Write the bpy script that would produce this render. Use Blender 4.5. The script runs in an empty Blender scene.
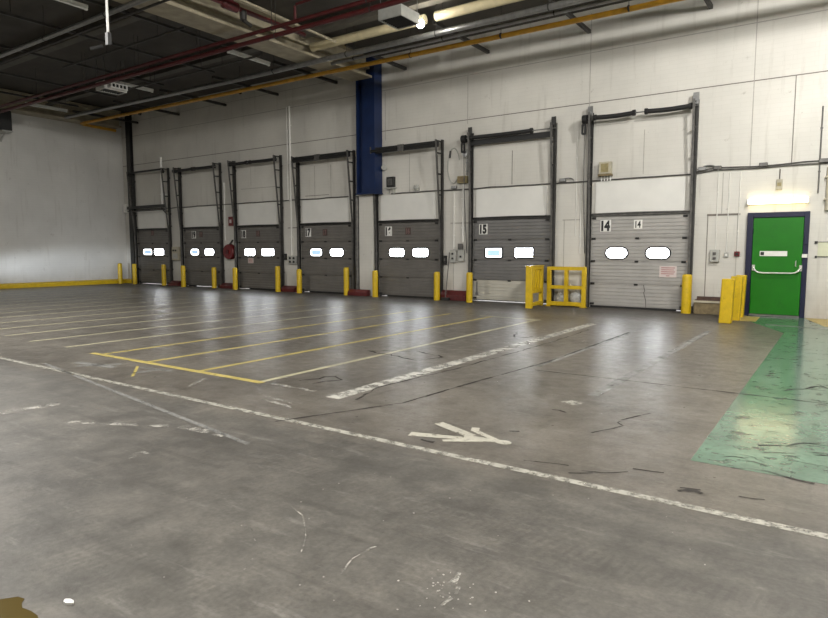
import bpy, math, random
from mathutils import Vector
random.seed(7)
S = bpy.context.scene
COL = S.collection
PI = math.pi

# ------------------------------------------------------------------ materials
def _nodes(name):
    m = bpy.data.materials.new(name); m.use_nodes = True
    nt = m.node_tree; b = nt.nodes['Principled BSDF']
    return m, nt, b
def _noise(nt, scale, detail=4, vec=None, rough=.55):
    n = nt.nodes.new('ShaderNodeTexNoise'); n.inputs['Scale'].default_value = scale
    n.inputs['Detail'].default_value = detail; n.inputs['Roughness'].default_value = rough
    if vec is not None: nt.links.new(vec, n.inputs['Vector'])
    return n.outputs['Fac']
def _pos(nt, scale=(1, 1, 1), rot=0):
    g = nt.nodes.new('ShaderNodeNewGeometry')
    mp = nt.nodes.new('ShaderNodeMapping'); mp.inputs['Scale'].default_value = scale
    mp.inputs['Rotation'].default_value = (0, 0, rot)
    nt.links.new(g.outputs['Position'], mp.inputs['Vector'])
    return mp.outputs['Vector']
def _ramp(nt, fac, lo, hi, c0=(0, 0, 0, 1), c1=(1, 1, 1, 1)):
    r = nt.nodes.new('ShaderNodeValToRGB')
    r.color_ramp.elements[0].position = lo; r.color_ramp.elements[0].color = c0
    r.color_ramp.elements[1].position = hi; r.color_ramp.elements[1].color = c1
    nt.links.new(fac, r.inputs['Fac']); return r.outputs['Color']
def _mix(nt, fac, a, b, mode='MIX'):
    m = nt.nodes.new('ShaderNodeMix'); m.data_type = 'RGBA'; m.blend_type = mode
    for s, v in ((m.inputs['Factor'], fac), (m.inputs[6], a), (m.inputs[7], b)):
        if isinstance(v, (int, float)): s.default_value = v
        elif isinstance(v, tuple): s.default_value = v if len(v) == 4 else v + (1,)
        else: nt.links.new(v, s)
    return m.outputs[2]
def _math(nt, op, a, b=0.0):
    n = nt.nodes.new('ShaderNodeMath'); n.operation = op
    for i, v in enumerate((a, b)):
        if isinstance(v, (int, float)): n.inputs[i].default_value = v
        else: nt.links.new(v, n.inputs[i])
    return n.outputs[0]
def _bump(nt, b, h, strength=.3, dist=.01):
    n = nt.nodes.new('ShaderNodeBump'); n.inputs['Strength'].default_value = strength
    n.inputs['Distance'].default_value = dist
    nt.links.new(h, n.inputs['Height']); nt.links.new(n.outputs['Normal'], b.inputs['Normal'])

def mat(name, c, rough=.55, metal=0, var=.18, scale=6, dirt=None, bump=0, spec=.5):
    m, nt, b = _nodes(name)
    v = _pos(nt)
    f = _ramp(nt, _noise(nt, scale, 5, v), .3, .7)
    dark = tuple(x * (1 - var) for x in c) + (1,); lite = tuple(min(1, x * (1 + var * .6)) for x in c) + (1,)
    col = _mix(nt, f, dark, lite)
    if dirt:
        d = _ramp(nt, _noise(nt, scale * 2.3, 8, v, .7), .56, .66)
        col = _mix(nt, d, col, dirt + (1,))
    nt.links.new(col, b.inputs['Base Color'])
    b.inputs['Roughness'].default_value = rough; b.inputs['Metallic'].default_value = metal
    b.inputs['Specular IOR Level'].default_value = spec
    if bump: _bump(nt, b, _noise(nt, scale * 6, 4, v), bump, .004)
    return m
def emit(name, c, s):
    m, nt, b = _nodes(name)
    b.inputs['Base Color'].default_value = c + (1,)
    b.inputs['Emission Color'].default_value = c + (1,); b.inputs['Emission Strength'].default_value = s
    b.inputs['Roughness'].default_value = .2
    return m

def wall_mat(name, c, along='x'):
    m, nt, b = _nodes(name)
    g = nt.nodes.new('ShaderNodeNewGeometry'); sp = nt.nodes.new('ShaderNodeSeparateXYZ')
    nt.links.new(g.outputs['Position'], sp.inputs[0])
    cb = nt.nodes.new('ShaderNodeCombineXYZ')
    nt.links.new(sp.outputs[0 if along == 'x' else 1], cb.inputs[0]); nt.links.new(sp.outputs[2], cb.inputs[1])
    br = nt.nodes.new('ShaderNodeTexBrick')
    nt.links.new(cb.outputs[0], br.inputs['Vector'])
    br.inputs['Scale'].default_value = 1; br.inputs['Brick Width'].default_value = .42; br.inputs['Row Height'].default_value = .105
    br.inputs['Mortar Size'].default_value = .007; br.inputs['Mortar Smooth'].default_value = .6
    br.inputs['Color1'].default_value = (1, 1, 1, 1); br.inputs['Color2'].default_value = (.95, .95, .94, 1)
    br.inputs['Mortar'].default_value = (.8, .79, .77, 1)
    v = _pos(nt)
    big = _ramp(nt, _noise(nt, .45, 4, v), .3, .72, tuple(x * .84 for x in c) + (1,), tuple(x * 1.05 for x in c) + (1,))
    col = _mix(nt, .30, big, br.outputs['Color'], 'MULTIPLY')
    # vertical grime runs and scuffs
    run = _ramp(nt, _noise(nt, 1.0, 7, _pos(nt, (5, 5, .45)), .62), .57, .78)
    col = _mix(nt, _math(nt, 'MULTIPLY', run, .38), col, (.27, .24, .20, 1))
    sc = _ramp(nt, _noise(nt, 3.3, 10, v, .72), .63, .70)
    col = _mix(nt, _math(nt, 'MULTIPLY', sc, .45), col, (.20, .17, .14, 1))
    # splash dirt near the floor
    low = _math(nt, 'MULTIPLY', _ramp(nt, sp.outputs[2], 0.0, .9, (1, 1, 1, 1), (0, 0, 0, 1)), _noise(nt, 5, 6, v))
    col = _mix(nt, _math(nt, 'MULTIPLY', low, .6), col, (.24, .20, .16, 1))
    nt.links.new(col, b.inputs['Base Color'])
    b.inputs['Roughness'].default_value = .6; b.inputs['Specular IOR Level'].default_value = .3
    _bump(nt, b, _mix(nt, .35, br.outputs['Color'], _noise(nt, 14, 4, v)), .25, .006)
    return m

def floor_mat():
    m, nt, b = _nodes('worn_concrete')
    v = _pos(nt)
    sp = nt.nodes.new('ShaderNodeSeparateXYZ'); nt.links.new(v, sp.inputs[0])
    n1 = _noise(nt, .55, 6, v, .6); n2 = _noise(nt, 2.6, 8, v, .68); n3 = _noise(nt, 30, 6, v, .7)
    brown = _mix(nt, _ramp(nt, n1, .32, .68), (.080, .070, .057, 1), (.168, .150, .126, 1))
    grey = _mix(nt, _ramp(nt, n1, .3, .7), (.074, .069, .061, 1), (.130, .122, .108, 1))
    edge = _math(nt, 'ADD', sp.outputs[1], _math(nt, 'MULTIPLY', _math(nt, 'SUBTRACT', n2, .5), .8))
    fore = _ramp(nt, _math(nt, 'ADD', _math(nt, 'MULTIPLY', edge, .5), 7.15), .38, .62, (1, 1, 1, 1), (0, 0, 0, 1))
    col = _mix(nt, fore, brown, grey)
    col = _mix(nt, _math(nt, 'MULTIPLY', _ramp(nt, n2, .46, .76), .48), col, (.26, .238, .205, 1))
    col = _mix(nt, _math(nt, 'MULTIPLY', _ramp(nt, n2, .30, .46, (1, 1, 1, 1), (0, 0, 0, 1)), .50), col, (.040, .035, .029, 1))
    # tyre smears swept along the aisle
    st = _ramp(nt, _noise(nt, 1.0, 7, _pos(nt, (.55, 5.5, 1), .18), .65), .55, .72)
    col = _mix(nt, _math(nt, 'MULTIPLY', st, .55), col, (.045, .041, .036, 1))
    st2 = _ramp(nt, _noise(nt, 1.7, 9, _pos(nt, (.9, 5.0, 1), -.30), .74), .56, .72)
    col = _mix(nt, _math(nt, 'MULTIPLY', st2, .42), col, (.34, .325, .295, 1))
    st3 = _ramp(nt, _noise(nt, 1.3, 6, _pos(nt, (6.0, .5, 1), .06), .65), .57, .75)
    col = _mix(nt, _math(nt, 'MULTIPLY', st3, .5), col, (.04, .036, .031, 1))
    # white paint specks and pitting
    col = _mix(nt, _ramp(nt, _noise(nt, 9, 8, v, .78), .735, .75), col, (.36, .345, .31, 1))
    col = _mix(nt, _math(nt, 'MULTIPLY', _ramp(nt, n3, .35, .68), .45), col, (.04, .036, .031, 1))
    # tread prints left by lorry tyres: ribbed bands where the smear noise is high
    wv = nt.nodes.new('ShaderNodeTexWave'); wv.inputs['Scale'].default_value = 6.5; wv.inputs['Distortion'].default_value = 7; wv.inputs['Detail'].default_value = 3
    nt.links.new(_pos(nt, (1, .35, 1), .5), wv.inputs['Vector'])
    band = _ramp(nt, _noise(nt, 1.0, 3, _pos(nt, (.4, 3.2, 1), .30), .5), .53, .62)
    tread = _math(nt, 'MULTIPLY', _math(nt, 'MULTIPLY', _ramp(nt, wv.outputs['Fac'], .45, .75), band), fore)
    col = _mix(nt, _math(nt, 'MULTIPLY', tread, .28), col, (.055, .050, .044, 1))
    # oily dirt swept up against the dock doors
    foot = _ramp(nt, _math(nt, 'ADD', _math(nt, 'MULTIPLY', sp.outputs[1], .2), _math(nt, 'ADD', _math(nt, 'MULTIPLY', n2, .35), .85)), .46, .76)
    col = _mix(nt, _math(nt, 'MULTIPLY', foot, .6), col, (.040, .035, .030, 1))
    nt.links.new(col, b.inputs['Base Color'])
    rr = _math(nt, 'ADD', _math(nt, 'MULTIPLY', _noise(nt, 6, 9, v, .75), .50), .10)
    rr = _math(nt, 'ADD', rr, _math(nt, 'MULTIPLY', foot, .3))
    rr = _math(nt, 'ADD', rr, _math(nt, 'MULTIPLY', fore, .16))
    nt.links.new(rr, b.inputs['Roughness'])
    b.inputs['Specular IOR Level'].default_value = .42
    _bump(nt, b, _mix(nt, .5, _noise(nt, 7, 9, v, .78), n3), .36, .009)
    return m

def paint_mat(name, c, wear=.5, rough=.42, scale=7, soft=.05, var=.15):
    """floor paint, worn through to the concrete where the noise is low"""
    m, nt, b = _nodes(name)
    v = _pos(nt)
    f = _ramp(nt, _noise(nt, 2.4, 6, v), .3, .7)
    col = _mix(nt, f, tuple(x * (1 - var) for x in c) + (1,), tuple(min(1, x * (1 + var)) for x in c) + (1,))
    col = _mix(nt, _math(nt, 'MULTIPLY', _ramp(nt, _noise(nt, 17, 8, v, .72), .50, .64), .45), col, tuple(x * .45 for x in c) + (1,))
    nt.links.new(col, b.inputs['Base Color']); b.inputs['Roughness'].default_value = rough
    a = _ramp(nt, _noise(nt, scale, 9, v, .68), wear - soft, wear + soft)
    nt.links.new(a, b.inputs['Alpha'])
    return m

def ceiling_mat():
    m, nt, b = _nodes('dark_ceiling')  # dark brown-grey deck tone, varied by noise
    v = _pos(nt)
    col = _mix(nt, _ramp(nt, _noise(nt, .7, 6, v), .3, .7), (.048, .043, .036, 1), (.095, .085, .071, 1))
    col = _mix(nt, _math(nt, 'MULTIPLY', _ramp(nt, _noise(nt, 1.0, 4, _pos(nt, (.2, 8, 1))), .5, .6), .3), col, (.06, .055, .05, 1))
    nt.links.new(col, b.inputs['Base Color']); b.inputs['Roughness'].default_value = .8
    return m

M = dict(
    wall=wall_mat('painted_block', (.67, .65, .60)), wall_side=wall_mat('painted_block_side', (.64, .63, .60), 'y'),
    floor=floor_mat(), ceiling=ceiling_mat(),
    infill=mat('white_infill', (.75, .74, .70), .5, var=.06, scale=1.6, bump=.1),
    joint=mat('dark_joint', (.19, .17, .15), .8), joint_soft=mat('joint_filler', (.40, .38, .345), .7),  # dark and mid-tone strips for the panel joints
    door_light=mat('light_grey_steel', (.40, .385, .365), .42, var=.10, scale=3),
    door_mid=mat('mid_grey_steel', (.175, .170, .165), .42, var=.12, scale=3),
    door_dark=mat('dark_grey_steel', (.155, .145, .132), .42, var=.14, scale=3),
    door_pale=mat('pale_cream_steel', (.50, .48, .42), .42, var=.08, scale=3),
    rail=mat('black_steel', (.034, .033, .031), .40, .2, var=.4, scale=9),
    rail_grey=mat('grimy_steel', (.13, .125, .118), .45, .4, var=.4, scale=9),
    galv=mat('galvanised_steel', (.30, .30, .295), .32, .75, var=.2, scale=8),
    rubber=mat('black_rubber', (.012, .012, .012), .6),
    bronze=mat('brown_plate', (.085, .055, .048), .5), bronze_ink=mat('brown_plate_digits', (.22, .13, .12), .5),
    white=mat('white_enamel', (.80, .79, .75), .4, var=.05), ink=mat('black_ink', (.012, .012, .012), .5),
    yellow=mat('safety_yellow', (.62, .42, .008), .42, var=.12, scale=7, dirt=(.46, .31, .012), bump=.1),
    red_block=mat('red_kerb_paint', (.105, .014, .014), .5, var=.3, scale=6, dirt=(.07, .04, .035)),
    red=mat('fire_red', (.15, .012, .014), .35, var=.2), dark_red=mat('sprinkler_red', (.080, .011, .012), .4, var=.3),
    orange=mat('orange_gas_pipe', (.58, .30, .025), .4, var=.2), cream=mat('cream_lagging', (.62, .54, .34), .55, var=.15),
    beam_dark=mat('dark_steel_beam', (.10, .09, .072), .6, var=.25, scale=3),  # darker tone for the secondary roof beams
    beam=mat('grimy_cream_paint', (.36, .315, .225), .6, var=.25, scale=3),
    blue=mat('blue_column_paint', (.007, .021, .080), .38, var=.25, scale=2),
    navy=mat('navy_frame_paint', (.005, .007, .036), .4, var=.2),
    green=mat('green_door_paint', (.012, .165, .007), .36, var=.13, scale=2, dirt=(.011, .145, .007), spec=.35),
    chrome=mat('satin_metal', (.74, .74, .70), .3, .6), paper=mat('faded_paper', (.62, .63, .47), .6, var=.08),
    notice=mat('pink_white_notice', (.62, .54, .52), .6, var=.05), notice_ink=mat('red_print', (.38, .10, .09), .6),
    beige=mat('beige_enamel', (.46, .42, .32), .5, var=.2), greybox=mat('grey_enamel', (.42, .42, .39), .45, var=.15),
    black=mat('matt_black', (.016, .016, .016), .5), wood=mat('worn_timber', (.19, .145, .075), .65, var=.35, scale=12),
    wood_top=mat('brown_tread', (.075, .040, .028), .6, var=.3), cream_paint=mat('cream_wall_paint', (.68, .62, .47), .5, var=.08),
    pallet=mat('yellow_wood', (.30, .25, .12), .6, var=.25, scale=14),
    tube_off=mat('unlit_tube', (.72, .72, .68), .35), steel_dark=mat('dark_channel', (.055, .052, .048), .5, .3, var=.3),
    wrap=mat('crumpled_plastic', (.50, .51, .50), .25, var=.4, scale=20, bump=.5),
    apron=mat('outdoor_concrete', (.60, .60, .58), .8),
    pane=emit('daylit_pane', (.92, .96, 1.0), 24), pane_soft=emit('hazy_daylit_pane', (.42, .62, .88), .85),
    pane_rim=emit('daylit_pane_edge', (.95, .98, 1.0), 5),
    tube=emit('lit_diffuser', (1.0, .85, .50), 6.5), lamp=emit('flood_lamp', (1.0, .97, .90), 140),
    p_yellow=paint_mat('yellow_line_paint', (.46, .37, .11), .37, scale=9), p_pale=paint_mat('faded_yellow_line_paint', (.42, .39, .26), .34, scale=6, soft=.08),
    p_white=paint_mat('white_line_paint', (.36, .345, .30), .455, scale=10, soft=.09), p_worn=paint_mat('worn_white_line_paint', (.42, .40, .36), .55, scale=7, soft=.07),
    p_stripe=paint_mat('chipped_stripe_paint', (.46, .445, .40), .47, scale=5, soft=.07),
    p_ghost=paint_mat('ghost_white_line_paint', (.27, .265, .25), .42, scale=4, soft=.25), p_arrow=paint_mat('arrow_paint', (.43, .41, .345), .38, scale=10),
    p_green=paint_mat('green_walkway_paint', (.095, .175, .118), .40, .15, scale=5, var=.28, soft=.04),
    p_gold=paint_mat('yellow_apron_paint', (.42, .32, .10), .36, scale=6),
    crack=paint_mat('dark_crack', (.035, .030, .026), .46, .8, scale=3, soft=.12), patch=paint_mat('asphalt_patch', (.075, .070, .062), .5, .75, scale=10),  # crack strips are coloured dark
)
def puddle_mat():
    m, nt, b = _nodes('brown_water')
    b.inputs['Base Color'].default_value = (.085, .062, .020, 1); b.inputs['Roughness'].default_value = .08
    return m
M['puddle'] = puddle_mat()

# ------------------------------------------------------------------ mesh builder
class MB:
    def __init__(s): s.v = []; s.f = []
    def add(s, vs, fs):
        o = len(s.v); s.v += [tuple(v) for v in vs]; s.f += [tuple(i + o for i in f) for f in fs]; return s
    def box(s, x0, x1, y0, y1, z0, z1):
        return s.add([(x0, y0, z0), (x1, y0, z0), (x1, y1, z0), (x0, y1, z0), (x0, y0, z1), (x1, y0, z1), (x1, y1, z1), (x0, y1, z1)],
                     [(0, 3, 2, 1), (4, 5, 6, 7), (0, 1, 5, 4), (1, 2, 6, 5), (2, 3, 7, 6), (3, 0, 4, 7)])
    def bar(s, p, q, w, h, up=(0, 0, 1)):
        p, q = Vector(p), Vector(q); d = (q - p).normalized(); u = Vector(up)
        if abs(d.dot(u)) > .98: u = Vector((1, 0, 0))
        a = d.cross(u).normalized() * w / 2; c = a.cross(d).normalized() * h / 2
        vs = [e + i * a + j * c for e in (p, q) for i, j in ((-1, -1), (1, -1), (1, 1), (-1, 1))]
        return s.add(vs, [(3, 2, 1, 0), (4, 5, 6, 7), (0, 1, 5, 4), (1, 2, 6, 5), (2, 3, 7, 6), (3, 0, 4, 7)])
    def tube(s, pts, r, n=12):
        pts = [Vector(p) for p in pts]; rings = []
        rs = r if isinstance(r, (list, tuple)) else [r] * len(pts)
        for i, p in enumerate(pts):
            d = (pts[min(i + 1, len(pts) - 1)] - pts[max(i - 1, 0)]).normalized()
            u = Vector((0, 0, 1)) if abs(d.z) < .9 else Vector((1, 0, 0))
            a = d.cross(u).normalized(); c = a.cross(d)
            rings.append([p + rs[i] * (math.cos(2 * PI * k / n) * a + math.sin(2 * PI * k / n) * c) for k in range(n)])
        vs = [v for g in rings for v in g]; fs = []
        for i in range(len(rings) - 1):
            for k in range(n):
                fs.append((i * n + k, i * n + (k + 1) % n, (i + 1) * n + (k + 1) % n, (i + 1) * n + k))
        fs.append(tuple(range(n))[::-1]); fs.append(tuple((len(rings) - 1) * n + k for k in range(n)))
        return s.add(vs, fs)
    def prism(s, poly, axis, a, b):
        """poly of 2D points extruded along an axis: x -> (y,z), y -> (x,z), z -> (x,y)"""
        f = {'x': lambda p, t: (t, p[0], p[1]), 'y': lambda p, t: (p[0], t, p[1]), 'z': lambda p, t: (p[0], p[1], t)}[axis]
        n = len(poly); vs = [f(p, a) for p in poly] + [f(p, b) for p in poly]
        fs = [tuple(range(n))[::-1], tuple(range(n, 2 * n))] + [(i, (i + 1) % n, n + (i + 1) % n, n + i) for i in range(n)]
        return s.add(vs, fs)
    def ring(s, outer, inner, y0, y1):
        n = len(outer)
        vs = [(p[0], y0, p[1]) for p in outer] + [(p[0], y0, p[1]) for p in inner] + [(p[0], y1, p[1]) for p in outer] + [(p[0], y1, p[1]) for p in inner]
        fs = []
        for i in range(n):
            j = (i + 1) % n
            fs += [(i, j, n + j, n + i), (2 * n + i, 3 * n + i, 3 * n + j, 2 * n + j), (i, 2 * n + i, 2 * n + j, j), (n + i, n + j, 3 * n + j, 3 * n + i)]
        return s.add(vs, fs)

def rrect(cx, cz, w, h, r, k=5):
    p = []
    for sx, sz, a0 in ((1, 1, 0), (-1, 1, 90), (-1, -1, 180), (1, -1, 270)):
        for i in range(k + 1):
            a = math.radians(a0 + 90 * i / k)
            p.append((cx + sx * (w / 2 - r) + r * math.cos(a), cz + sz * (h / 2 - r) + r * math.sin(a)))
    return p

ORIGIN = {}
def obj(name, mb, m, parent=None, keep=False, bevel=0):
    me = bpy.data.meshes.new(name)
    if parent is not None: o0 = ORIGIN[parent.name]
    elif keep: o0 = Vector((0, 0, 0))
    else:
        xs, ys, zs = zip(*mb.v); o0 = Vector(((min(xs) + max(xs)) / 2, (min(ys) + max(ys)) / 2, min(zs)))
    me.from_pydata([Vector(v) - o0 for v in mb.v], [], mb.f)
    me.materials.append(m)
    import bmesh
    bm = bmesh.new(); bm.from_mesh(me); bmesh.ops.recalc_face_normals(bm, faces=bm.faces); bm.to_mesh(me); bm.free()
    for p in me.polygons: p.use_smooth = True
    me.set_sharp_from_angle(angle=math.radians(38))
    o = bpy.data.objects.new(name, me); COL.objects.link(o)
    if parent is not None: o.parent = parent
    else: o.location = o0
    ORIGIN[o.name] = o0
    if bevel:
        b = o.modifiers.new('bevel', 'BEVEL'); b.width = bevel; b.segments = 2; b.limit_method = 'ANGLE'
    return o
def tag(o, label, cat, group=None):
    o['label'] = label; o['category'] = cat
    if group: o['group'] = group
    return o
def thing(name, label, cat, loc, group=None):
    o = bpy.data.objects.new(name, None); o.empty_display_size = .1; COL.objects.link(o)
    o.location = loc; ORIGIN[o.name] = Vector(loc)
    return tag(o, label, cat, group)
def struct(name, mb, m, bevel=0):
    o = obj(name, mb, m, keep=True, bevel=bevel); o['kind'] = 'structure'; return o
def text_obj(name, s, cx, cz, y, h, m, parent, sx=.72, bold=.025):
    cu = bpy.data.curves.new(name, 'FONT'); cu.body = s; cu.size = h / .70; cu.extrude = .002
    cu.align_x = 'CENTER'; cu.offset = bold * h / .7
    t = bpy.data.objects.new(name, cu); COL.objects.link(t)
    bpy.context.view_layer.update()
    me = bpy.data.meshes.new_from_object(t.evaluated_get(bpy.context.evaluated_depsgraph_get()))
    bpy.data.objects.remove(t); bpy.data.curves.remove(cu)
    xs = [v.co.x for v in me.vertices]; ys = [v.co.y for v in me.vertices]
    mx, my = (min(xs) + max(xs)) / 2, (min(ys) + max(ys)) / 2
    o0 = ORIGIN[parent.name]
    for v in me.vertices:
        x, yy, z = v.co
        v.co = Vector((cx + (x - mx) * sx, y - z, cz + yy - my)) - o0
    me.materials.clear(); me.materials.append(m)
    o = bpy.data.objects.new(name, me); COL.objects.link(o); o.parent = parent; ORIGIN[o.name] = o0
    return o

# ------------------------------------------------------------------ room shell
XL, XR, YB, ZC = -29.0, 9.0, -30.0, 8.1
doors = [  # number, left edge, right edge
    (20, -27.95, -25.60), (19, -24.36, -21.98), (18, -20.72, -18.35), (17, -17.10, -14.66),
    (16, -13.36, -10.97), (15, -9.63, -7.15), (14, -5.88, -3.40)]
HD = 2.53
GX0, GX1, GZ = -1.90, -.82, 2.36
EXT = {n: .04 + .075 * abs((a + b) / 2) / 17.3 for n, a, b in doors}   # leaf runs on behind the right-hand post
holes = [(a - .02, b + EXT[n], 0, HD) for n, a, b in doors]
def wall_holes(x0, x1, z0, z1, y0, y1, hs):
    mb = MB()
    X = sorted({x0, x1} | {h[i] for h in hs for i in (0, 1)}); Z = sorted({z0, z1} | {h[i] for h in hs for i in (2, 3)})
    def solid(i, j):
        if not (0 <= i < len(X) - 1 and 0 <= j < len(Z) - 1): return False
        cx, cz = (X[i] + X[i + 1]) / 2, (Z[j] + Z[j + 1]) / 2
        return not any(h[0] < cx < h[1] and h[2] < cz < h[3] for h in hs)
    for i in range(len(X) - 1):
        for j in range(len(Z) - 1):
            if not solid(i, j): continue
            a, b, c, d = X[i], X[i + 1], Z[j], Z[j + 1]
            for y in (y0, y1): mb.add([(a, y, c), (b, y, c), (b, y, d), (a, y, d)], [(0, 1, 2, 3)])
            if not solid(i - 1, j): mb.add([(a, y0, c), (a, y1, c), (a, y1, d), (a, y0, d)], [(0, 1, 2, 3)])
            if not solid(i + 1, j): mb.add([(b, y0, c), (b, y1, c), (b, y1, d), (b, y0, d)], [(0, 1, 2, 3)])
            if not solid(i, j - 1): mb.add([(a, y0, c), (b, y0, c), (b, y1, c), (a, y1, c)], [(0, 1, 2, 3)])
            if not solid(i, j + 1): mb.add([(a, y0, d), (b, y0, d), (b, y1, d), (a, y1, d)], [(0, 1, 2, 3)])
    return mb
wall_back = struct('wall_back', wall_holes(XL - .3, XR + .3, 0, ZC, 0, .3, holes), M['wall'])
struct('wall_left', MB().box(XL - .3, XL, YB, 0, 0, ZC), M['wall_side'])
struct('wall_right', MB().box(XR, XR + .3, YB, 0, 0, ZC), M['wall_side'])
struct('wall_front', MB().box(XL - .3, XR + .3, YB - .3, YB, 0, ZC), M['wall'])
floor = struct('floor', MB().box(XL - .3, XR + .3, YB - .3, .3, -.2, 0), M['floor'])
struct('ceiling', MB().box(XL - .3, XR + .3, YB - .3, .3, ZC, ZC + .25), M['ceiling'])
struct('loading_apron', MB().box(XL - 3, XR + .3, .3, 6, -.2, 0), M['apron'])
struct('baseboard_left', MB().prism([(XL, 0), (XL + .17, 0), (XL + .17, .15), (XL + .09, .21), (XL, .21)], 'y', YB, -.02), M['yellow'])
struct('baseboard_back', MB().prism([(-.17, 0), (0, 0), (0, .21), (-.09, .21), (-.17, .15)], 'x', XL + .17, -28.44), M['yellow'])
# joints in the wall panels (parts of the wall)
def joint(x0, z0, x1, z1, w=.018, m='joint'):
    return obj('panel_joint', MB().bar((x0, -.001, z0), (x1, -.001, z1), .006, w) if abs(x1 - x0) > abs(z1 - z0)
               else MB().box(x0 - w / 2, x0 + w / 2, -.004, .002, min(z0, z1), max(z0, z1)), M[m], wall_back)
joint(XL, 6.96, XR, 6.96, .022, 'joint_soft'); joint(XL, 5.62, XR, 5.62, .024, 'joint'); joint(XL, 7.62, -14.4, 7.62, .015, 'joint_soft')
for x, z0, z1, m in ((-6.05, 5.4, 8.0, 'joint_soft'), (-2.04, 3.55, 7.9, 'joint_soft'), (-1.18, 3.6, 5.62, 'joint'), (-.33, 3.6, 5.62, 'joint'),
                     (-9.9, 5.5, 7.0, 'joint_soft'), (-13.1, 5.3, 6.9, 'joint_soft'), (-8.36, 3.55, 4.55, 'joint'), (-4.55, 3.6, 4.75, 'joint_soft'),
                     (-16.4, 3.5, 4.7, 'joint_soft'), (-15.6, 3.5, 4.7, 'joint_soft'), (-12.1, 3.5, 4.8, 'joint_soft'), (-2.93, .4, 2.46, 'joint'),
                     (-2.25, .4, 2.46, 'joint_soft'), (-6.70, .3, 2.44, 'joint_soft'), (-10.38, .3, 2.44, 'joint_soft'), (-2.62, 2.5, 3.5, 'joint_soft')):
    joint(x, z0, x, z1, .02, m)
joint(-2.95, 2.47, -2.2, 2.47, .05, 'joint'); joint(-6.75, 2.45, -6.2, 2.45, .035, 'joint_soft'); joint(-10.5, 2.45, -9.75, 2.45, .045, 'joint_soft')
joint(-17.85, 2.45, -17.25, 2.45, .03, 'joint'); joint(-16.9, 3.62, -15.7, 3.62, .02, 'joint'); joint(-20.5, 4.07, -18.5, 4.07, .02, 'joint_soft')
joint(-19.9, 4.2, -19.9, 4.9, .014, 'joint_soft')
# white infill sheets over each door
for i, (n, a, b) in enumerate(doors):
    ztop = 3.46 if n >= 14 else 3.4
    struct('trim_%d' % (i + 1), MB().prism(rrect((a + b) / 2, (HD + .07 + ztop) / 2, b - a - .16, ztop - HD - .07, .05), 'y', -.035, 0), M['infill'])
# columns and roof beams
def steel_column(name, xa, xb, z0, z1, m):
    mb = MB()
    mb.box(xa, xa + .05, -.42, -.002, z0, z1); mb.box(xb - .05, xb, -.42, -.002, z0, z1)       # flanges
    mb.box(xa + .05, xb - .05, -.24, -.20, z0, z1)                                            # web
    mb.box(xa + .28, xb - .05, -.42, -.38, z0, z1)                                            # cover plate
    mb.box(xa - .03, xb + .03, -.45, -.002, z0, z0 + .04)
    return struct(name, mb, m)
steel_column('blue_column', -14.04, -13.24, 3.50, 8.06, M['blue'])
struct('corner_column', MB().box(-28.32, -28.28, -.14, -.002, 0, 8.06).box(-28.40, -28.10, -.002 - .012, -.002, 0, 8.06).box(-28.42, -28.12, -.16, -.14, 0, 8.06), M['rail'])
struct('column_pier', MB().box(-14.12, -13.50, -.20, 0, 0, 3.50), M['wall'])
def roof_beam(name, xa, xb):
    xc = (xa + xb) / 2
    mb = MB().box(xa, xb, YB, -.46, 7.30, 7.37).box(xc - .18, xc + .18, YB, -.46, 7.37, 7.98).box(xa + .1, xb - .1, YB, -.46, 7.60, 7.66).box(xa, xb, YB, -.46, 7.98, 8.05)
    struct(name, mb, M['beam'])
roof_beam('trim_21', -14.16, -13.30); roof_beam('trim_22', XL + .02, -28.2); roof_beam('trim_23', 1.6, 2.5)
for k, y in enumerate((-3.7, -7.3, -10.9, -14.5, -18.1, -21.7, -25.3)):
    for q, (xa, xb) in enumerate(((-28.18, -14.24), (-13.28, 1.58))):
        struct('trim_%d' % (31 + 2 * k + q), MB().box(xa, xb, y - .14, y + .14, 7.72, 7.76).box(xa, xb, y - .03, y + .03, 7.76, 8.06), M['beam_dark'])

# ------------------------------------------------------------------ floor markings (parts of the floor)
HZ = .002
def strip(name, p, q, w, m, h=HZ, label=None):
    p, q = Vector(p), Vector(q); d = (q - p).normalized(); n = Vector((-d.y, d.x)) * w / 2
    L = (q - p).length; k = max(1, int(L / .4)); a = [p + (q - p) * i / k for i in range(k + 1)]
    poly = [e + n for e in a] + [e - n for e in a[::-1]]
    o = obj(name, MB().prism([(e.x, e.y) for e in poly], 'z', .0005, h), m, floor)
    if label: o['label'] = label
    return o
def poly(name, pts, m, h=HZ, label=None):
    o = obj(name, MB().prism(pts, 'z', .0005, h), m, floor)
    if label: o['label'] = label
    return o
poly('green_walkway', [(-.9, -12.26), (XR, -12.26), (XR, -1.05), (-.62, -.95), (-.62, 0), (-2.0, 0), (-1.86, -1.2), (-.92, -3.4)], M['p_green'], .0015, 'worn pale green painted walkway')
strip('lane_line', (-28.5, -13.22), (XR, -13.18),   .075, M['p_white'], label='long worn white line along the aisle')
strip('ghost_line', (-9.3, -13.05), (-4.0, -13.9), .05, M['p_ghost'])
strip('bay_edge_line', (-9.62, -12.19), (-5.74, -12.19), .095, M['p_yellow'], .003, 'yellow line closing the parking bays')
for k in range(19):
    x = -5.80 - 1.19 * k
    y0 = -12.14 if k < 4 else -12.14 + random.uniform(-.05, .15)
    strip('parking_stripe', (x, y0), (x + .02, -3.85), .085 if k < 5 else .075, M['p_yellow' if 0 < k < 4 else 'p_pale'])
strip('parking_stripe', (-4.52, -12.3), (-4.47, -3.9), .20, M['p_stripe'], label='broad chipped white stripe')
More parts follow.
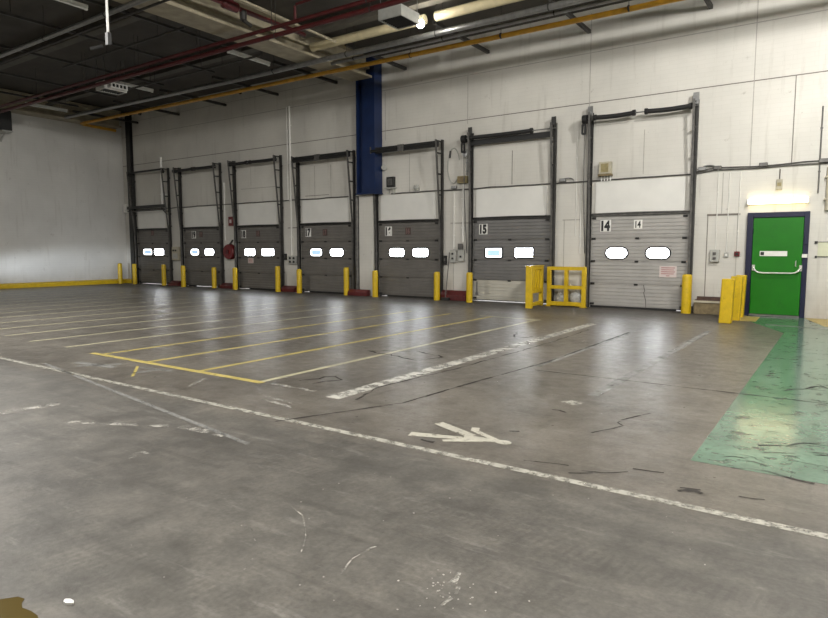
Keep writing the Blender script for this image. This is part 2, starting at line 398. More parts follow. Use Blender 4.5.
strip('parking_stripe', (-3.43, -9.3), (-3.38, -4.2), .10, M['p_ghost'], label='faded grey white stripe')
strip('parking_stripe', (-2.22, -10.6), (-2.16, -3.9), .12, M['p_ghost'], label='faded grey white stripe')
strip('bay_head_line', (-7.3, -3.86), (-5.7, -3.92), .08, M['p_pale'])
for p, q, w in (((-5.7, -12.15), (-4.9, -12.16), .07), ((-6.3, -12.8), (-6.57, -12.36), .05), ((-9.0, -12.75), (-8.2, -12.65), .12), ((-8.7, -12.9), (-8.35, -12.45), .08),
                ((-7.6, -12.75), (-7.52, -12.42), .07), ((-5.1, -12.75), (-4.5, -12.85), .05), ((-5.3, -12.62), (-4.7, -12.7), .05), ((-4.52, -14.66), (-4.5, -14.5), .09),
                ((-6.8, -14.7), (-6.7, -14.1), .12), ((-5.9, -14.4), (-5.0, -13.95), .08), ((-4.9, -13.9), (-4.35, -13.85), .10), ((-7.9, -12.45), (-7.3, -12.38), .05)):
    strip('paint_remnant', p, q, w, M['p_worn' if p[0] > -7.4 or p[1] < -13 else 'p_ghost'])
for pts in ([(-8.0, -12.42), (-7.4, -12.86)],): strip('paint_remnant', pts[0], pts[1], .035, M['p_yellow'])
poly('chipped_patch', [(-2.41, -11.06), (-2.25, -11.12), (-2.18, -10.98), (-2.33, -10.93)], M['p_white'])
# arrow: shaft, two long barbs, one short barb and a round tip, as one painted shape
am = MB()
def aseg(p, q, w0, w1):
    p, q = Vector(p), Vector(q); d = (q - p).normalized(); n = Vector((-d.y, d.x))
    am.prism([tuple(p + n * w0 / 2), tuple(q + n * w1 / 2), tuple(q - n * w1 / 2), tuple(p - n * w0 / 2)], 'z', .0005, .0025 + len(am.v) * 1e-6)
aseg((-3.06, -12.905), (-2.34, -12.67), .11, .06); aseg((-3.035, -12.475), (-2.58, -12.66), .10, .10)
aseg((-2.675, -12.415), (-2.63, -12.52), .07, .07); aseg((-2.64, -12.50), (-2.32, -12.665), .06, .06); aseg((-2.72, -12.91), (-2.45, -12.71), .05, .10); aseg((-2.62, -12.74), (-2.36, -12.66), .16, .06)
am.prism([(-2.28 + .075 * math.cos(t * PI / 8), -12.665 + .055 * math.sin(t * PI / 8)) for t in range(16)], 'z', .0005, .0031)
o = obj('arrow', am, M['p_arrow'], floor); o['label'] = 'small white painted arrow'
# joints and cracks
def crack(pts, w, name='crack', jit=.0, m='crack'):
    mb = MB(); P = []
    for (a, b) in zip(pts, pts[1:]):
        n = max(2, int(math.dist(a, b) / .12))
        P += [(a[0] + (b[0] - a[0]) * i / n + random.uniform(-jit, jit), a[1] + (b[1] - a[1]) * i / n + random.uniform(-jit, jit)) for i in range(n)]
    P.append(pts[-1]); L = []; R = []
    for i, p in enumerate(P):
        d = (Vector(P[min(i + 1, len(P) - 1)]) - Vector(P[max(i - 1, 0)])).normalized(); ww = w * random.uniform(.5, 1.4) / 2
        L.append((p[0] - d.y * ww, p[1] + d.x * ww, .003)); R.append((p[0] + d.y * ww, p[1] - d.x * ww, .003))
    n = len(P); mb.add(L + R, [(i, i + 1, n + i + 1, n + i) for i in range(n - 1)])
    return obj(name, mb, M[m], floor)
crack([(-4.32, -13.3), (-3.75, -12.05), (-3.66, -10.9), (-3.45, -8.9), (-3.4, -5.0)], .035, 'floor_joint', .006)
crack([(-3.35, -9.57), (2.0, -9.57)], .028, 'floor_joint', .004)
crack([(-4.26, -12.2), (-4.42, -11.6), (-4.27, -10.2), (-4.15, -7.2), (-4.2, -5.0)], .03, 'crack', .02)
crack([(-1.74, -12.0), (-1.62, -11.6), (-1.66, -11.4), (-1.5, -11.0)], .020, 'crack', .03)
for pts, w in (([(-1.50, -12.95), (-1.35, -12.9), (-1.22, -12.78)], .014), ([(-1.2, -12.7), (-1.0, -12.66)], .018), ([(-1.95, -13.0), (-1.8, -12.92), (-1.62, -12.9)], .016), ([(-1.55, -13.05), (-1.42, -12.95)], .014),
               ([(-.85, -12.95), (-.78, -12.9), (-.70, -12.92)], .035), ([(-.83, -12.88), (-.72, -12.86)], .03), ([(-.5, -12.85), (-.35, -12.8)], .02), ([(-2.35, -11.4), (-2.2, -11.45)], .03), ([(-2.9, -12.98), (-2.75, -13.0)], .035), ([(-2.4, -12.35), (-2.3, -12.3)], .03)):
    crack(pts, w, 'crack', .02)
crack([(-.62, -12.25), (-.4, -12.22), (-.1, -12.3)], .03, 'crack', .02)
crack([(-6.2, -9.6), (-5.6, -9.7), (-5.0, -9.9), (-4.9, -9.4), (-5.5, -9.2), (-6.2, -9.6)], .035, 'crack', .05)
crack([(-5.5, -11.9), (-5.25, -11.4), (-5.0, -11.5), (-5.2, -11.9)], .04, 'crack', .05)
crack([(-5.2, -6.2), (-4.9, -7.0), (-4.7, -6.6)], .03, 'crack', .03)
crack([(-.5, -9.1), (-.2, -8.6), (.1, -8.9)], .04, 'crack', .05); crack([(-.5, -11.6), (-.1, -11.2)], .03, 'crack', .05)
for pts, w in (([(-1.97, -14.62), (-2.02, -14.75), (-2.03, -14.9), (-1.98, -15.02), (-1.97, -15.15)], .009), ([(-1.44, -14.82), (-1.41, -14.92), (-1.42, -15.0)], .018), ([(-1.5, -14.7), (-1.48, -14.85)], .03), ([(-2.9, -14.55), (-2.62, -14.66), (-2.4, -14.85), (-2.3, -15.0)], .008), ([(-2.75, -14.95), (-2.5, -15.1), (-2.4, -15.3)], .006)):
    crack(pts, w, 'pale_crack', .008, 'p_worn')
random.seed(11)
for cx, cy, rx, ry, n in ((-.45, -11.5, .30, .55, 16), (-.12, -8.9, .22, .45, 9), (-.15, -11.6, .18, .35, 8)):
    for _ in range(n):
        x, y = cx + random.uniform(-rx, rx), cy + random.uniform(-ry, ry); a = random.uniform(-.5, .5); L = random.uniform(.08, .26)
        crack([(x, y), (x + L * .5 * math.cos(a), y + L * .5 * math.sin(a) + .02), (x + L * math.cos(a), y + L * math.sin(a))], .010, 'crack', .018)
fl = MB()
for _ in range(34):
    x, y, r = random.gauss(-1.47, .07), random.gauss(-14.86, .11), random.uniform(.002, .006)
    fl.prism([(x + r * random.uniform(.6, 1.3) * math.cos(k * PI / 3), y + r * random.uniform(.6, 1.3) * math.sin(k * PI / 3)) for k in range(6)], 'z', .0005, .002)
for _ in range(40):
    x, y, r = random.uniform(-3.5, -.5), random.uniform(-15.6, -13.4), random.uniform(.002, .006)
    fl.prism([(x + r * random.uniform(.6, 1.3) * math.cos(k * PI / 3), y + r * random.uniform(.6, 1.3) * math.sin(k * PI / 3)) for k in range(6)], 'z', .0005, .002)
obj('paint_flecks', fl, M['joint_soft'], floor)['kind'] = 'stuff'
# yellow painted floor by the exit
poly('yellow_apron', [(-.74, -.02), (-.66, -.4), (-.30, -1.75), (2.5, -1.75), (2.5, -.02)], M['p_gold'], .003, 'yellow painted floor beside the exit')
poly('yellow_apron', [(-2.2, -.2), (-2.15, -1.6), (-1.60, -1.5), (-1.62, -.4)], M['p_gold'], .003)
strip('walkway_edge_line', (-1.35, -2.0), (1.5, -2.55), .12, M['p_ghost'], .0035)
# puddle and scrap
pd = MB().prism([(-3.14, -16.14), (-3.09, -16.07), (-3.075, -16.05), (-3.03, -16.04), (-3.0, -16.065), (-2.96, -16.08), (-2.90, -16.07), (-2.84, -16.07), (-2.70, -16.12), (-2.6, -16.3), (-3.1, -16.4)], 'z', .001, .004)
tag(obj('puddle', pd, M['puddle']), 'shallow brown puddle on the concrete in the near left corner', 'puddle')
mb = MB(); mb.prism([(-2.865, -15.94), (-2.845, -15.925), (-2.815, -15.925), (-2.80, -15.935), (-2.825, -15.955), (-2.85, -15.955)], 'z', .001, .010)
tag(obj('paper_scrap', mb, M['white']), 'small white paper scrap on the floor just right of the puddle', 'litter')

# ------------------------------------------------------------------ dock doors
spec = {
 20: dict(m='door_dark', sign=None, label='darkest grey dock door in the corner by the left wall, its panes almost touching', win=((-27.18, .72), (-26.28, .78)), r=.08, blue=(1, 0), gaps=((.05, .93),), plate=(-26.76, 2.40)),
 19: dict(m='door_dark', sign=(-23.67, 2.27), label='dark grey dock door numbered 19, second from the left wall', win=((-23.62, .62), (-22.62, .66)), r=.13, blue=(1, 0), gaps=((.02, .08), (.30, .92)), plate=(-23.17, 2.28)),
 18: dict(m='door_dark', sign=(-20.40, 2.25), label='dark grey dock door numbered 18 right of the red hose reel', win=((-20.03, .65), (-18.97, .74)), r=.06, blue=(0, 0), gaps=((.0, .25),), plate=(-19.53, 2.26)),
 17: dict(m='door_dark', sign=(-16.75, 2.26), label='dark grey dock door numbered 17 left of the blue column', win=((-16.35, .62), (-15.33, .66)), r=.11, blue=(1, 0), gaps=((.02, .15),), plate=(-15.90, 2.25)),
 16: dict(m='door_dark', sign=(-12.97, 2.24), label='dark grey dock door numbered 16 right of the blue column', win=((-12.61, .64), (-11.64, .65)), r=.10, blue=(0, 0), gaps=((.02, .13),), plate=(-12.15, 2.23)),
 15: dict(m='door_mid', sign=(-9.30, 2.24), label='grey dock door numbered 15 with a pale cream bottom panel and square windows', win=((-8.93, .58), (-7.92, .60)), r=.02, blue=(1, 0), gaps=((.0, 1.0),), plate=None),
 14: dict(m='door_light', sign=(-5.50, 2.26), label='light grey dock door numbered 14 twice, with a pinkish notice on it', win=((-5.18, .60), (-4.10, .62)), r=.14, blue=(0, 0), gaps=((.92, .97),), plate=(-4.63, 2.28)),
}
YD0, YD1 = -.020, .035     # leaf thickness, hung in the opening
ZT = {20: 5.27, 19: 5.22, 18: 5.22, 17: 5.08, 16: 5.08, 15: 5.18, 14: 5.33}
for n, a, b in doors:
    sp = spec[n]; w = b - a; xc = (a + b) / 2
    t = thing('dock_door', sp['label'], 'dock door', (xc, 0, 0), 'numbered dock doors along the back wall'); t['kind'] = 'thing'
    # four ribbed sections
    z0 = .045; hs = (HD - z0) / 4; ribs = 6
    for k in range(4):
        za, zb = z0 + k * hs + .004, z0 + (k + 1) * hs - .004
        prof = [(YD1, za - .004), (YD0 + .016, za - .004), (YD0 + .012, za), (YD0 + .004, za + .014)]
        step = (zb - za - .03) / ribs
        for q in range(ribs):
            s0 = za + .015 + q * step
            prof += [(YD0, s0 + .006), (YD0, s0 + step - .016), (YD0 + .015, s0 + step - .010), (YD0 + .015, s0 + step - .002)]
        prof += [(YD0 + .004, zb - .010), (YD0 + .012, zb), (YD0 + .016, zb + .004), (YD1, zb + .004)]
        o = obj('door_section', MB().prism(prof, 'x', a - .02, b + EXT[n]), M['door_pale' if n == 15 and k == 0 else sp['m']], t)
        if n == 15 and k == 0: o['label'] = 'pale cream bottom section'
    # windows
    for (cx, ww), bl in zip(sp['win'], sp['blue']):
        ww *= .955; hh = .275; cz = 1.515; r = sp['r']
        win = obj('window', MB().prism(rrect(cx, cz, ww, hh, r), 'y', YD0 - .012, YD0 + .004), M['pane_rim' if bl else 'pane'], t)
        if bl: obj('glass', MB().prism(rrect(cx, cz, ww - .14, hh - .10, max(.02, r - .05)), 'y', YD0 - .016, YD0 - .012), M['pane_soft'], win)
        obj('gasket', MB().ring(rrect(cx, cz, ww + .07, hh + .07, r + .03), rrect(cx, cz, ww - .005, hh - .005, r), YD0 - .022, YD0 + .002), M['rubber'], win)
    # number sign and centre plate
    if sp['sign']:
        sx, sz = sp['sign']
        sg = obj('number_sign', MB().box(sx - .145, sx + .145, YD0 - .010, YD0, sz - .16, sz + .16), M['white'], t)
        text_obj('digits', str(n), sx, sz, YD0 - .0115, .25, M['ink'], sg, .76, .06)
    if sp['plate']:
        px, pz = sp['plate']
        pl = obj('number_plate', MB().box(px - .11, px + .11, YD0 - .010, YD0, pz - .12, pz + .12), M['white' if n == 14 else 'bronze'], t)
        text_obj('digits', str(n), px, pz, YD0 - .0115, .17, M['ink' if n == 14 else 'bronze_ink'], pl, .70, .03)
    if n in (14, 18):
        nx, nz, nw, nh = (-3.83, 1.03, .43, .30) if n == 14 else (-20.0, 1.17, .32, .20)
        nt_ = obj('notice', MB().box(nx - nw / 2, nx + nw / 2, YD0 - .008, YD0, nz - nh / 2, nz + nh / 2), M['notice'], t)
        nt_['label'] = 'pinkish white printed notice'
        for k in range(5 if n == 14 else 3):
            zz = nz + nh / 2 - .05 - k * .052
            obj('print_line', MB().box(nx - nw * (.40 if k != 4 else .1), nx + nw * (.40 - .06 * (k % 2) if k != 4 else .1), YD0 - .0095, YD0 - .008, zz - .009, zz + .009), M['notice_ink'], nt_)
    # hinges and roller brackets
    for k in range(1, 4):
        zz = z0 + k * hs
        obj('hinge', MB().box(xc - .045, xc + .045, YD0 - .022, YD0, zz - .025, zz + .025).tube([(xc - .05, YD0 - .02, zz), (xc + .05, YD0 - .02, zz)], .012, 8), M['rail'], t)
    for s, xe in ((-1, a), (1, b)):
        for k in range(5):
            zz = z0 + k * hs + (.06 if k == 0 else -.06 if k == 4 else 0)
            obj('roller_bracket', MB().box(xe - s * .11, xe, YD0 - .016, YD0, zz - .03, zz + .03).tube([(xe - s * .06, YD0 - .02, zz), (xe, YD0 - .02, zz)], .018, 8), M['rail'], t)
    # header seal and bottom seal (torn where daylight shows)
    hdr = MB().box(a - .01, b + .06, -.07, -.002, HD + .002, HD + .05).tube([(a, -.07, HD + .055), ((a + b) / 2, -.08, HD + .065), (b + .05, -.07, HD + .05)], .020, 8)
    obj('header_seal', hdr, M['rail' if n != 14 else 'rail_grey'], t)
    xs = [0.0]
    for g0, g1 in sp['gaps']: xs += [g0, g1]
    xs.append(1.0)
    bs = MB()
    for i in range(0, len(xs), 2):
        if xs[i + 1] - xs[i] > .005: bs.box(a + xs[i] * w, a + xs[i + 1] * w, YD0 + .005, YD1, .001, z0 + .01)
    for g0, g1 in sp['gaps']: bs.box(a + g0 * w, a + g1 * w, YD0 + .005, YD1, z0 - .012, z0 + .01)
    obj('bottom_seal', bs, M['rubber'], t)
    if n == 14:
        cx = -4.42
        obj('weld_seam', MB().tube([(cx - .02, YD0 - .004, .66), (cx + .02, YD0 - .004, .50), (cx - .01, YD0 - .004, .46), (cx + .05, YD0 - .004, .25), (cx + .06, YD0 - .004, .05)], .008, 6), M['rail_grey'], t)
    if n == 15:
        obj('latch', MB().box(a + .10, a + .14, YD0 - .02, YD0, .25, .62).box(a + .08, a + .17, YD0 - .03, YD0, .20, .27), M['galv'], t)
    # lifting tracks: wall post, outward raking guide, rungs, top plates
    ztop = ZT[n]; yo = -.42 if n > 15 else -.34
    xl, xr = a - .07, b + .08 + .15 * abs(xc) / 17.3
    for s, x0 in ((-1, xl), (1, xr)):
        post = MB().box(x0 - .055, x0 + .055, -.068, -.055, 0, ztop).box(min(x0, x0 + s * .055), max(x0, x0 + s * .055), -.15, -.068, 0, ztop)
        for zz in (.7, 2.65, 3.2, 4.8): post.box(x0 - .02, x0 + .02, -.055, -.002, zz, zz + .06)
        obj('track_post', post, M['rail'], t)
        obj('guide_track', MB().bar((x0 - s * .02, -.15, .02), (x0 - s * .02, -.15, 2.35), .045, .05).bar((x0 - s * .02, -.15, 2.33), (x0 - s * .02, yo, ztop - .02), .045, .05), M['rail_grey'], t)
        for k, zz in enumerate((3.35, 4.0, 4.65, ztop - .06)):
            yy = -.15 + (yo + .15) * (zz - 2.33) / (ztop - 2.35)
            obj('track_bracket', MB().bar((x0, -.08, zz), (x0 - s * .02, yy, zz), .05, .045), M['rail'], t)
        if n in (14, 15): obj('top_plate', MB().box(x0 - .07, x0 + .07, -.20, -.19, ztop - .12, ztop + .16).box(x0 - .07, x0 - .06, -.19, -.05, ztop - .12, ztop + .16), M['galv' if n == 14 else 'rail'], t)
    # shaft and springs
    ya, zs = yo + .08, ztop - .17
    a_, b_, z_ = a, b, z0; a, b = xl + .03, xr - .03
    if n in (14, 15, 18, 19):
        obj('lift_shaft', MB().tube([(a - .12, ya, zs), (b + .12, ya, zs)], .016, 8), M['galv'], t)
        segs = {14: ((a + .12, xc - .12), (xc + .18, b - .08)), 15: ((a + .05, xc + .75), ), 18: ((a + .05, xc - .2), (xc, b)), 19: ((a - .1, xc - .05), (xc + .1, b))}[n]
        for q0, q1 in segs:
            pts = [(q0 + (q1 - q0) * i / 6, ya, zs - (.02 if n == 14 else .01) * math.sin(PI * i / 6)) for i in range(7)]
            sg = obj('spring', MB().tube(pts, .062, 12), M['black'], t)
            obj('spring_cone', MB().tube([(q0 - .03, ya, zs), (q0 + .04, ya, zs)], .08, 12), M['black'], sg)
            obj('spring_cone', MB().tube([(q1 - .04, ya, zs), (q1 + .03, ya, zs)], .08, 12), M['black'], sg)
        if n == 15: obj('header_beam', MB().box(a, b, ya + .08, ya + .11, zs - .22, zs - .06), M['black'], t)
    elif n in (16, 17):
        obj('header_beam', MB().box(a - .02, b + .05, ya - .05, ya + .05, zs - .07, zs + .06).box(a - .02, b + .05, ya - .06, ya + .06, zs + .06, zs + .11).tube([(a, ya - .07, zs), (xc - .15, ya - .07, zs)], .05, 10).tube([(xc + .15, ya - .07, zs), (b, ya - .07, zs)], .05, 10), M['black'], t)
        obj('bearing_plate', MB().box(xc - .12, xc + .12, ya - .10, ya - .05, zs - .1, zs + .12), M['rail_grey'], t)
    else:
        obj('header_beam', MB().box(a - .02, b + .02, ya - .03, ya + .03, zs + .06, zs + .14), M['black'], t)
        obj('cross_bar', MB().box(a - .35, b - .05, -.30, -.22, 3.52, 3.66).box(a - .35, b - .05, -.28, -.24, 3.40, 3.44).bar((b - .3, -.26, 3.5), (b + .02, -.2, 3.2), .04, .04), M['rail'], t)
    obj('pulley', MB().tube([(a - .02, ya, zs), (a + .03, ya, zs)], .085, 16), M['rail'], t)
    obj('pulley', MB().tube([(b - .03, ya, zs), (b + .02, ya, zs)], .085, 16), M['rail'], t)
    if n in (14, 15):
        hx = a - .16 if n == 14 else a - .22
        h = obj('chain_hoist', MB().tube([(hx - .05, ya, zs - .02), (hx + .08, ya, zs - .02)], .12, 16).ring(rrect(hx - .02, zs - .28, .12, .30, .04), rrect(hx - .02, zs - .28, .05, .2, .02), ya - .03, ya + .03), M['black'], t)
        obj('hand_chain', MB().tube([(hx, ya, zs - .1), (hx - .02, ya + .1, 3.4), (hx, ya + .25, 1.5)], .012, 6), M['rail_grey'], t)

# ------------------------------------------------------------------ bollards
BG = 'yellow steel bollards guarding the doors'
def bollard(): 
    mb = MB(); r = .098
    mb.tube([(0, 0, 0), (0, 0, .90), (0, 0, .935), (0, 0, .955), (0, 0, .96)], [r, r, r * .93, r * .72, r * .3], 20)
    return tag(obj('bollard', mb, M['yellow'], keep=True), 'yellow', 'bollard', BG)
b0 = bollard()
bl = [(-28.60, -.62, 1.02, 'yellow bollard against the left wall kerb, leftmost of all'), (-27.72, -.42, 1.0, 'yellow bollard at the left foot of the corner dock door'),
      (-25.46, -.38, 1.0, 'yellow bollard at the right foot of the corner dock door'), (-23.78, -.55, .97, 'yellow bollard at the left foot of dock door 19'),
      (-21.93, -.36, .92, 'yellow bollard at the right foot of dock door 19, left of the hose reel'), (-20.42, -.50, .93, 'yellow bollard at the left foot of dock door 18, under the hose reel'),
      (-17.98, -.46, 1.03, 'yellow bollard at the right foot of dock door 18'), (-16.74, -.55, .93, 'yellow bollard at the left foot of dock door 17'),
      (-14.60, -.36, 1.03, 'yellow bollard at the right foot of dock door 17, left of the white pier'), (-13.23, -.45, .94, 'yellow bollard at the left foot of dock door 16'),
      (-10.72, -.46, .95, 'yellow bollard at the right foot of dock door 16'), (-9.45, -.60, .96, 'yellow bollard at the left foot of dock door 15'),
      (-3.28, -.40, 1.03, 'yellow bollard at the right foot of dock door 14')]
for i, (x, y, sc, lab) in enumerate(bl):
    o = b0 if i == 0 else b0.copy()
    if i: COL.objects.link(o)
    o.location = (x, y, 0); o.scale = (1.0, 1.0, sc) if x < -4 else (1.2, 1.2, sc); o['label'] = lab
def slab_post(x, y, w, d, h, label, lean=0):
    mb = MB().prism(rrect(0, 0, w, d, .03), 'z', 0, 1)
    vs = [(x + vx * (1 if vz == 0 else 1.0) + (lean * vz), y + vy, vz * h) for vx, vy, vz in mb.v]
    mb.v = vs
    tag(obj('bollard', mb, M['yellow'], bevel=.012), label, 'bollard', BG)
slab_post(-2.12, -2.16, .25, .22, .97, 'front yellow post of the row of three left of the green exit door', .03)
slab_post(-2.05, -1.40, .24, .22, 1.0, 'middle yellow post of the row of three left of the green exit door', .03)
slab_post(-2.06, -.62, .22, .20, 1.0, 'rear yellow post by the wall, left of the green exit door', .03)

# ------------------------------------------------------------------ yellow swing barriers
t = thing('safety_barrier', 'yellow steel barrier parallel to the wall, four open squares, left of door 14', 'barrier', (-6.48, -.36, 0), 'yellow barriers between doors 15 and 14')
y0, y1 = -.40, -.30
xa, xb, zt = -7.03, -5.90, 1.13
for x in (xa, xb - .11): obj('post', MB().box(x, x + .11, y0, y1, .02, zt), M['yellow'], t, bevel=.008)
obj('centre_post', MB().box((xa + xb) / 2 - .05, (xa + xb) / 2 + .05, y0, y1, .14, zt - .10), M['yellow'], t, bevel=.006)
for za, zb in ((zt - .10, zt), (.50, .60), (.03, .14)): obj('rail', MB().box(xa + .11, xb - .11, y0 + .004, y1 - .004, za, zb), M['yellow'], t, bevel=.006)
for x in (xa + .05, xb - .06): obj('foot', MB().box(x - .08, x + .08, y0 - .03, y1 + .03, 0, .02), M['yellow'], t)
t = gate_a = thing('safety_barrier', 'yellow steel barrier standing end-on with upright slots, in front of door 15', 'barrier', (-7.16, -.85, 0), 'yellow barriers between doors 15 and 14')
xa, xb = -7.22, -7.11; ya, yb = -1.45, -.30; zt = 1.15
for y in (ya, yb - .11): obj('post', MB().box(xa - (.05 if y == ya else 0), xb + (.02 if y == ya else 0), y, y + .12, .0, zt), M['yellow'], t, bevel=.008)
for za, zb in ((zt - .10, zt), (.40, .50), (.05, .14)): obj('rail', MB().box(xa + .004, xb - .004, ya + .12, yb - .11, za, zb), M['yellow'], t, bevel=.006)
for k in range(3):
    y = ya + .26 + k * .24
    obj('slat', MB().box(xa + .02, xb - .02, y, y + .12, .50, zt - .10), M['yellow'], t, bevel=.005)
obj('top_plate', MB().box(xa - .06, xb + .02, ya, yb, zt, zt + .015), M['yellow'], t)
gate_a.rotation_euler.z = .11
# crumpled wrap bundles behind the barrier
for k, (x, w, h, lab) in enumerate(((-6.66, .36, .38, 'crumpled plastic bundle behind the barrier, left square'), (-6.24, .40, .46, 'crumpled plastic bundle behind the barrier, right square'))):
    mb = MB(); N, K = 14, 8; vs = []; fs = []
    for i in range(K + 1):
        th = PI * i / K
        for j in range(N):
            ph = 2 * PI * j / N; q = random.uniform(.8, 1.05)
            vs.append((x + w / 2 * math.sin(th) * math.cos(ph) * q, -.18 + .095 * math.sin(th) * math.sin(ph) * q, h / 2 - h / 2 * math.cos(th) * (q if 0 < i else 1)))
    for i in range(K):
        for j in range(N): fs.append((i * N + j, i * N + (j + 1) % N, (i + 1) * N + (j + 1) % N, (i + 1) * N + j))
    mb.add(vs, fs)
    tag(obj('plastic_bundle', mb, M['wrap']), lab, 'plastic bundle', 'plastic bundles behind the barrier')

# ------------------------------------------------------------------ red wheel kerbs between the doors
for x0, x1, lab in ((-25.20, -24.52, 'dark red kerb block between the corner door and door 19'), (-21.62, -20.88, 'dark red kerb block under the hose reel, left of door 18'),
                    (-18.02, -17.26, 'dark red kerb block between doors 18 and 17'), (-14.48, -13.62, 'dark red kerb block at the foot of the white pier'),
                    (-10.72, -9.78, 'large dark red kerb block between doors 16 and 15')):
    hh = .31 if x0 > -11 else .22; yb = -.24 if -15 < x0 < -13 else -.03
    ya = -.34 if x0 < -11 else -.30
    if -15 < x0 < -13: ya = -.44
    mb = MB().prism([(ya, 0), (yb, 0), (yb, hh), (yb - .10 if yb - .10 > ya else yb - .02, hh), (ya, hh * .55)], 'x', x0, x1)
    tag(obj('kerb_block', mb, M['red_block'], bevel=.01), lab, 'kerb block', 'red kerb blocks between the dock doors')

# ------------------------------------------------------------------ things on the wall
def wbox(name, x0, x1, z0, z1, d, m, label, cat, group=None, y=-.002, parts=()):
    t = thing(name, label, cat, ((x0 + x1) / 2, y - d / 2, z0), group)
    obj('case', MB().box(x0, x1, y - d, y, z0, z1), m, t, bevel=.008)
    for pn, px0, px1, pz0, pz1, pd, pm in parts: obj(pn, MB().box(px0, px1, y - d - pd, y - d, pz0, pz1), pm, t)
    return t
# hose reel
t = thing('fire_hose_reel', 'dark red fire hose reel on the wall between doors 19 and 18', 'hose reel', (-21.18, -.15, 1.15))
obj('drum', MB().tube([(-21.2, -.01, 1.53), (-21.2, -.04, 1.53), (-21.2, -.05, 1.53), (-21.2, -.15, 1.53), (-21.2, -.16, 1.53), (-21.2, -.20, 1.53)], [.32, .32, .27, .27, .32, .30], 28), M['red'], t)
obj('hub', MB().tube([(-21.2, -.20, 1.53), (-21.2, -.24, 1.53)], .09, 16), M['dark_red'], t)
obj('bracket', MB().bar((-21.2, -.1, 1.82), (-21.06, -.04, 2.02), .08, .04), M['black'], t)
wbox('fire_alarm_box', -21.26, -20.98, 2.60, 2.98, .08, M['red'], 'small red fire alarm box above the hose reel', 'alarm box', parts=(('face', -21.18, -21.06, 2.72, 2.86, .01, M['notice']),))
wbox('control_panel', -25.15, -24.66, 1.15, 1.75, .14, M['beige'], 'grimy beige control panel on the wall left of door 19', 'control panel', parts=(('switch', -25.05, -24.98, 1.55, 1.62, .03, M['black']), ('switch', -24.88, -24.81, 1.55, 1.62, .03, M['black']), ('cover', -25.08, -24.72, 1.22, 1.45, .012, M['greybox'])))
t = wbox('push_button_station', -17.80, -17.36, 1.06, 1.38, .08, M['greybox'], 'grey push button station left of door 17', 'push button station')
for i in range(2):
    for j in range(2): obj('button', MB().tube([(-17.68 + .2 * i, -.08, 1.15 + .14 * j), (-17.68 + .2 * i, -.11, 1.15 + .14 * j)], .045, 12), M['black'], t)
wbox('isolator', -18.02, -17.92, 1.22, 1.46, .07, M['black'], 'slim black isolator left of the push button station', 'isolator switch', parts=(('lever', -17.99, -17.95, 1.30, 1.40, .03, M['rail_grey']),))
wbox('switch_box', -10.46, -10.26, 1.20, 1.60, .10, M['greybox'], 'grey wall switch box left of its twin, between doors 16 and 15', 'switch box', 'switch boxes between doors 16 and 15', parts=(('button', -10.39, -10.33, 1.45, 1.51, .02, M['black']), ('button', -10.39, -10.33, 1.30, 1.36, .02, M['black'])))
wbox('switch_box', -10.16, -9.96, 1.24, 1.62, .10, M['greybox'], 'grey wall switch box with a dark top unit, nearer door 15', 'switch box', 'switch boxes between doors 16 and 15', parts=(('button', -10.09, -10.03, 1.36, 1.42, .02, M['black']), ('motor', -10.14, -9.98, 1.62, 1.80, .05, M['rail_grey'])))
wbox('isolator', -10.72, -10.62, 1.12, 1.42, .06, M['black'], 'slim black isolator just right of door 16', 'isolator switch', parts=(('lever', -10.69, -10.65, 1.24, 1.34, .03, M['rail_grey']),))
t = thing('broom', 'dark long handled broom leaning on the wall between doors 16 and 15', 'broom', (-10.45, -.40, .0))
obj('handle', MB().tube([(-10.47, -.35, .08), (-10.50, -.05, 1.52)], .016, 8), M['rail_grey'], t)
obj('head', MB().box(-10.62, -10.32, -.40, -.305, .0, .09), M['black'], t, bevel=.01)
t = wbox('junction_box', -10.18, -9.86, 3.68, 3.90, .14, M['pallet'], 'brownish junction box on the conduit left of door 15', 'junction box', parts=(('lid', -10.15, -9.89, 3.71, 3.87, .012, M['wood']),))
t = wbox('alarm_sounder', -9.98, -9.78, 4.46, 4.72, .10, M['greybox'], 'grey box with round sounder high left of door 15', 'sounder')
obj('horn', MB().tube([(-9.88, -.10, 4.56), (-9.88, -.2, 4.56)], [.05, .09], 14), M['galv'], t)
t = thing('cable_loop', 'looped pale cable hanging high on the wall left of door 15', 'cable', (-10.38, -.03, 4.0))
obj('cable', MB().tube([(-10.38 + .22 * math.cos(k * PI / 10 + .3), -.03, 4.25 + .55 * math.sin(k * PI / 10 + .3)) for k in range(18)], .013, 6), M['greybox'], t)
obj('grip', MB().tube([(-10.52, -.03, 4.5), (-10.50, -.03, 4.72)], .03, 8), M['black'], t)
t = wbox('dark_control_box', -12.98, -12.68, 3.72, 4.06, .12, M['black'], 'dark box on a small shelf high above door 16', 'control box', parts=(('face', -12.93, -12.73, 3.78, 4.0, .01, M['rail_grey']),))
tag(obj('wall_shelf', MB().box(-13.02, -12.62, -.18, -.002, 3.66, 3.70).box(-12.95, -12.92, -.12, -.002, 3.50, 3.66).box(-12.72, -12.69, -.12, -.002, 3.50, 3.66), M['greybox']), 'small grey wall shelf under the dark box above door 16', 'shelf')
t = thing('wall_sounder', 'small round grey sounder on the conduit above the middle of door 16', 'sounder', (-11.78, -.08, 3.50))
obj('base', MB().box(-11.86, -11.68, -.05, -.002, 3.51, 3.58), M['greybox'], t)
obj('dome', MB().tube([(-11.78, -.02, 3.65), (-11.78, -.1, 3.65), (-11.78, -.16, 3.65)], [.10, .10, .05], 16), M['greybox'], t)
t = thing('wall_horn', 'small grey horn speaker at the upper left corner of door 16', 'speaker', (-13.1, -.1, 4.35))
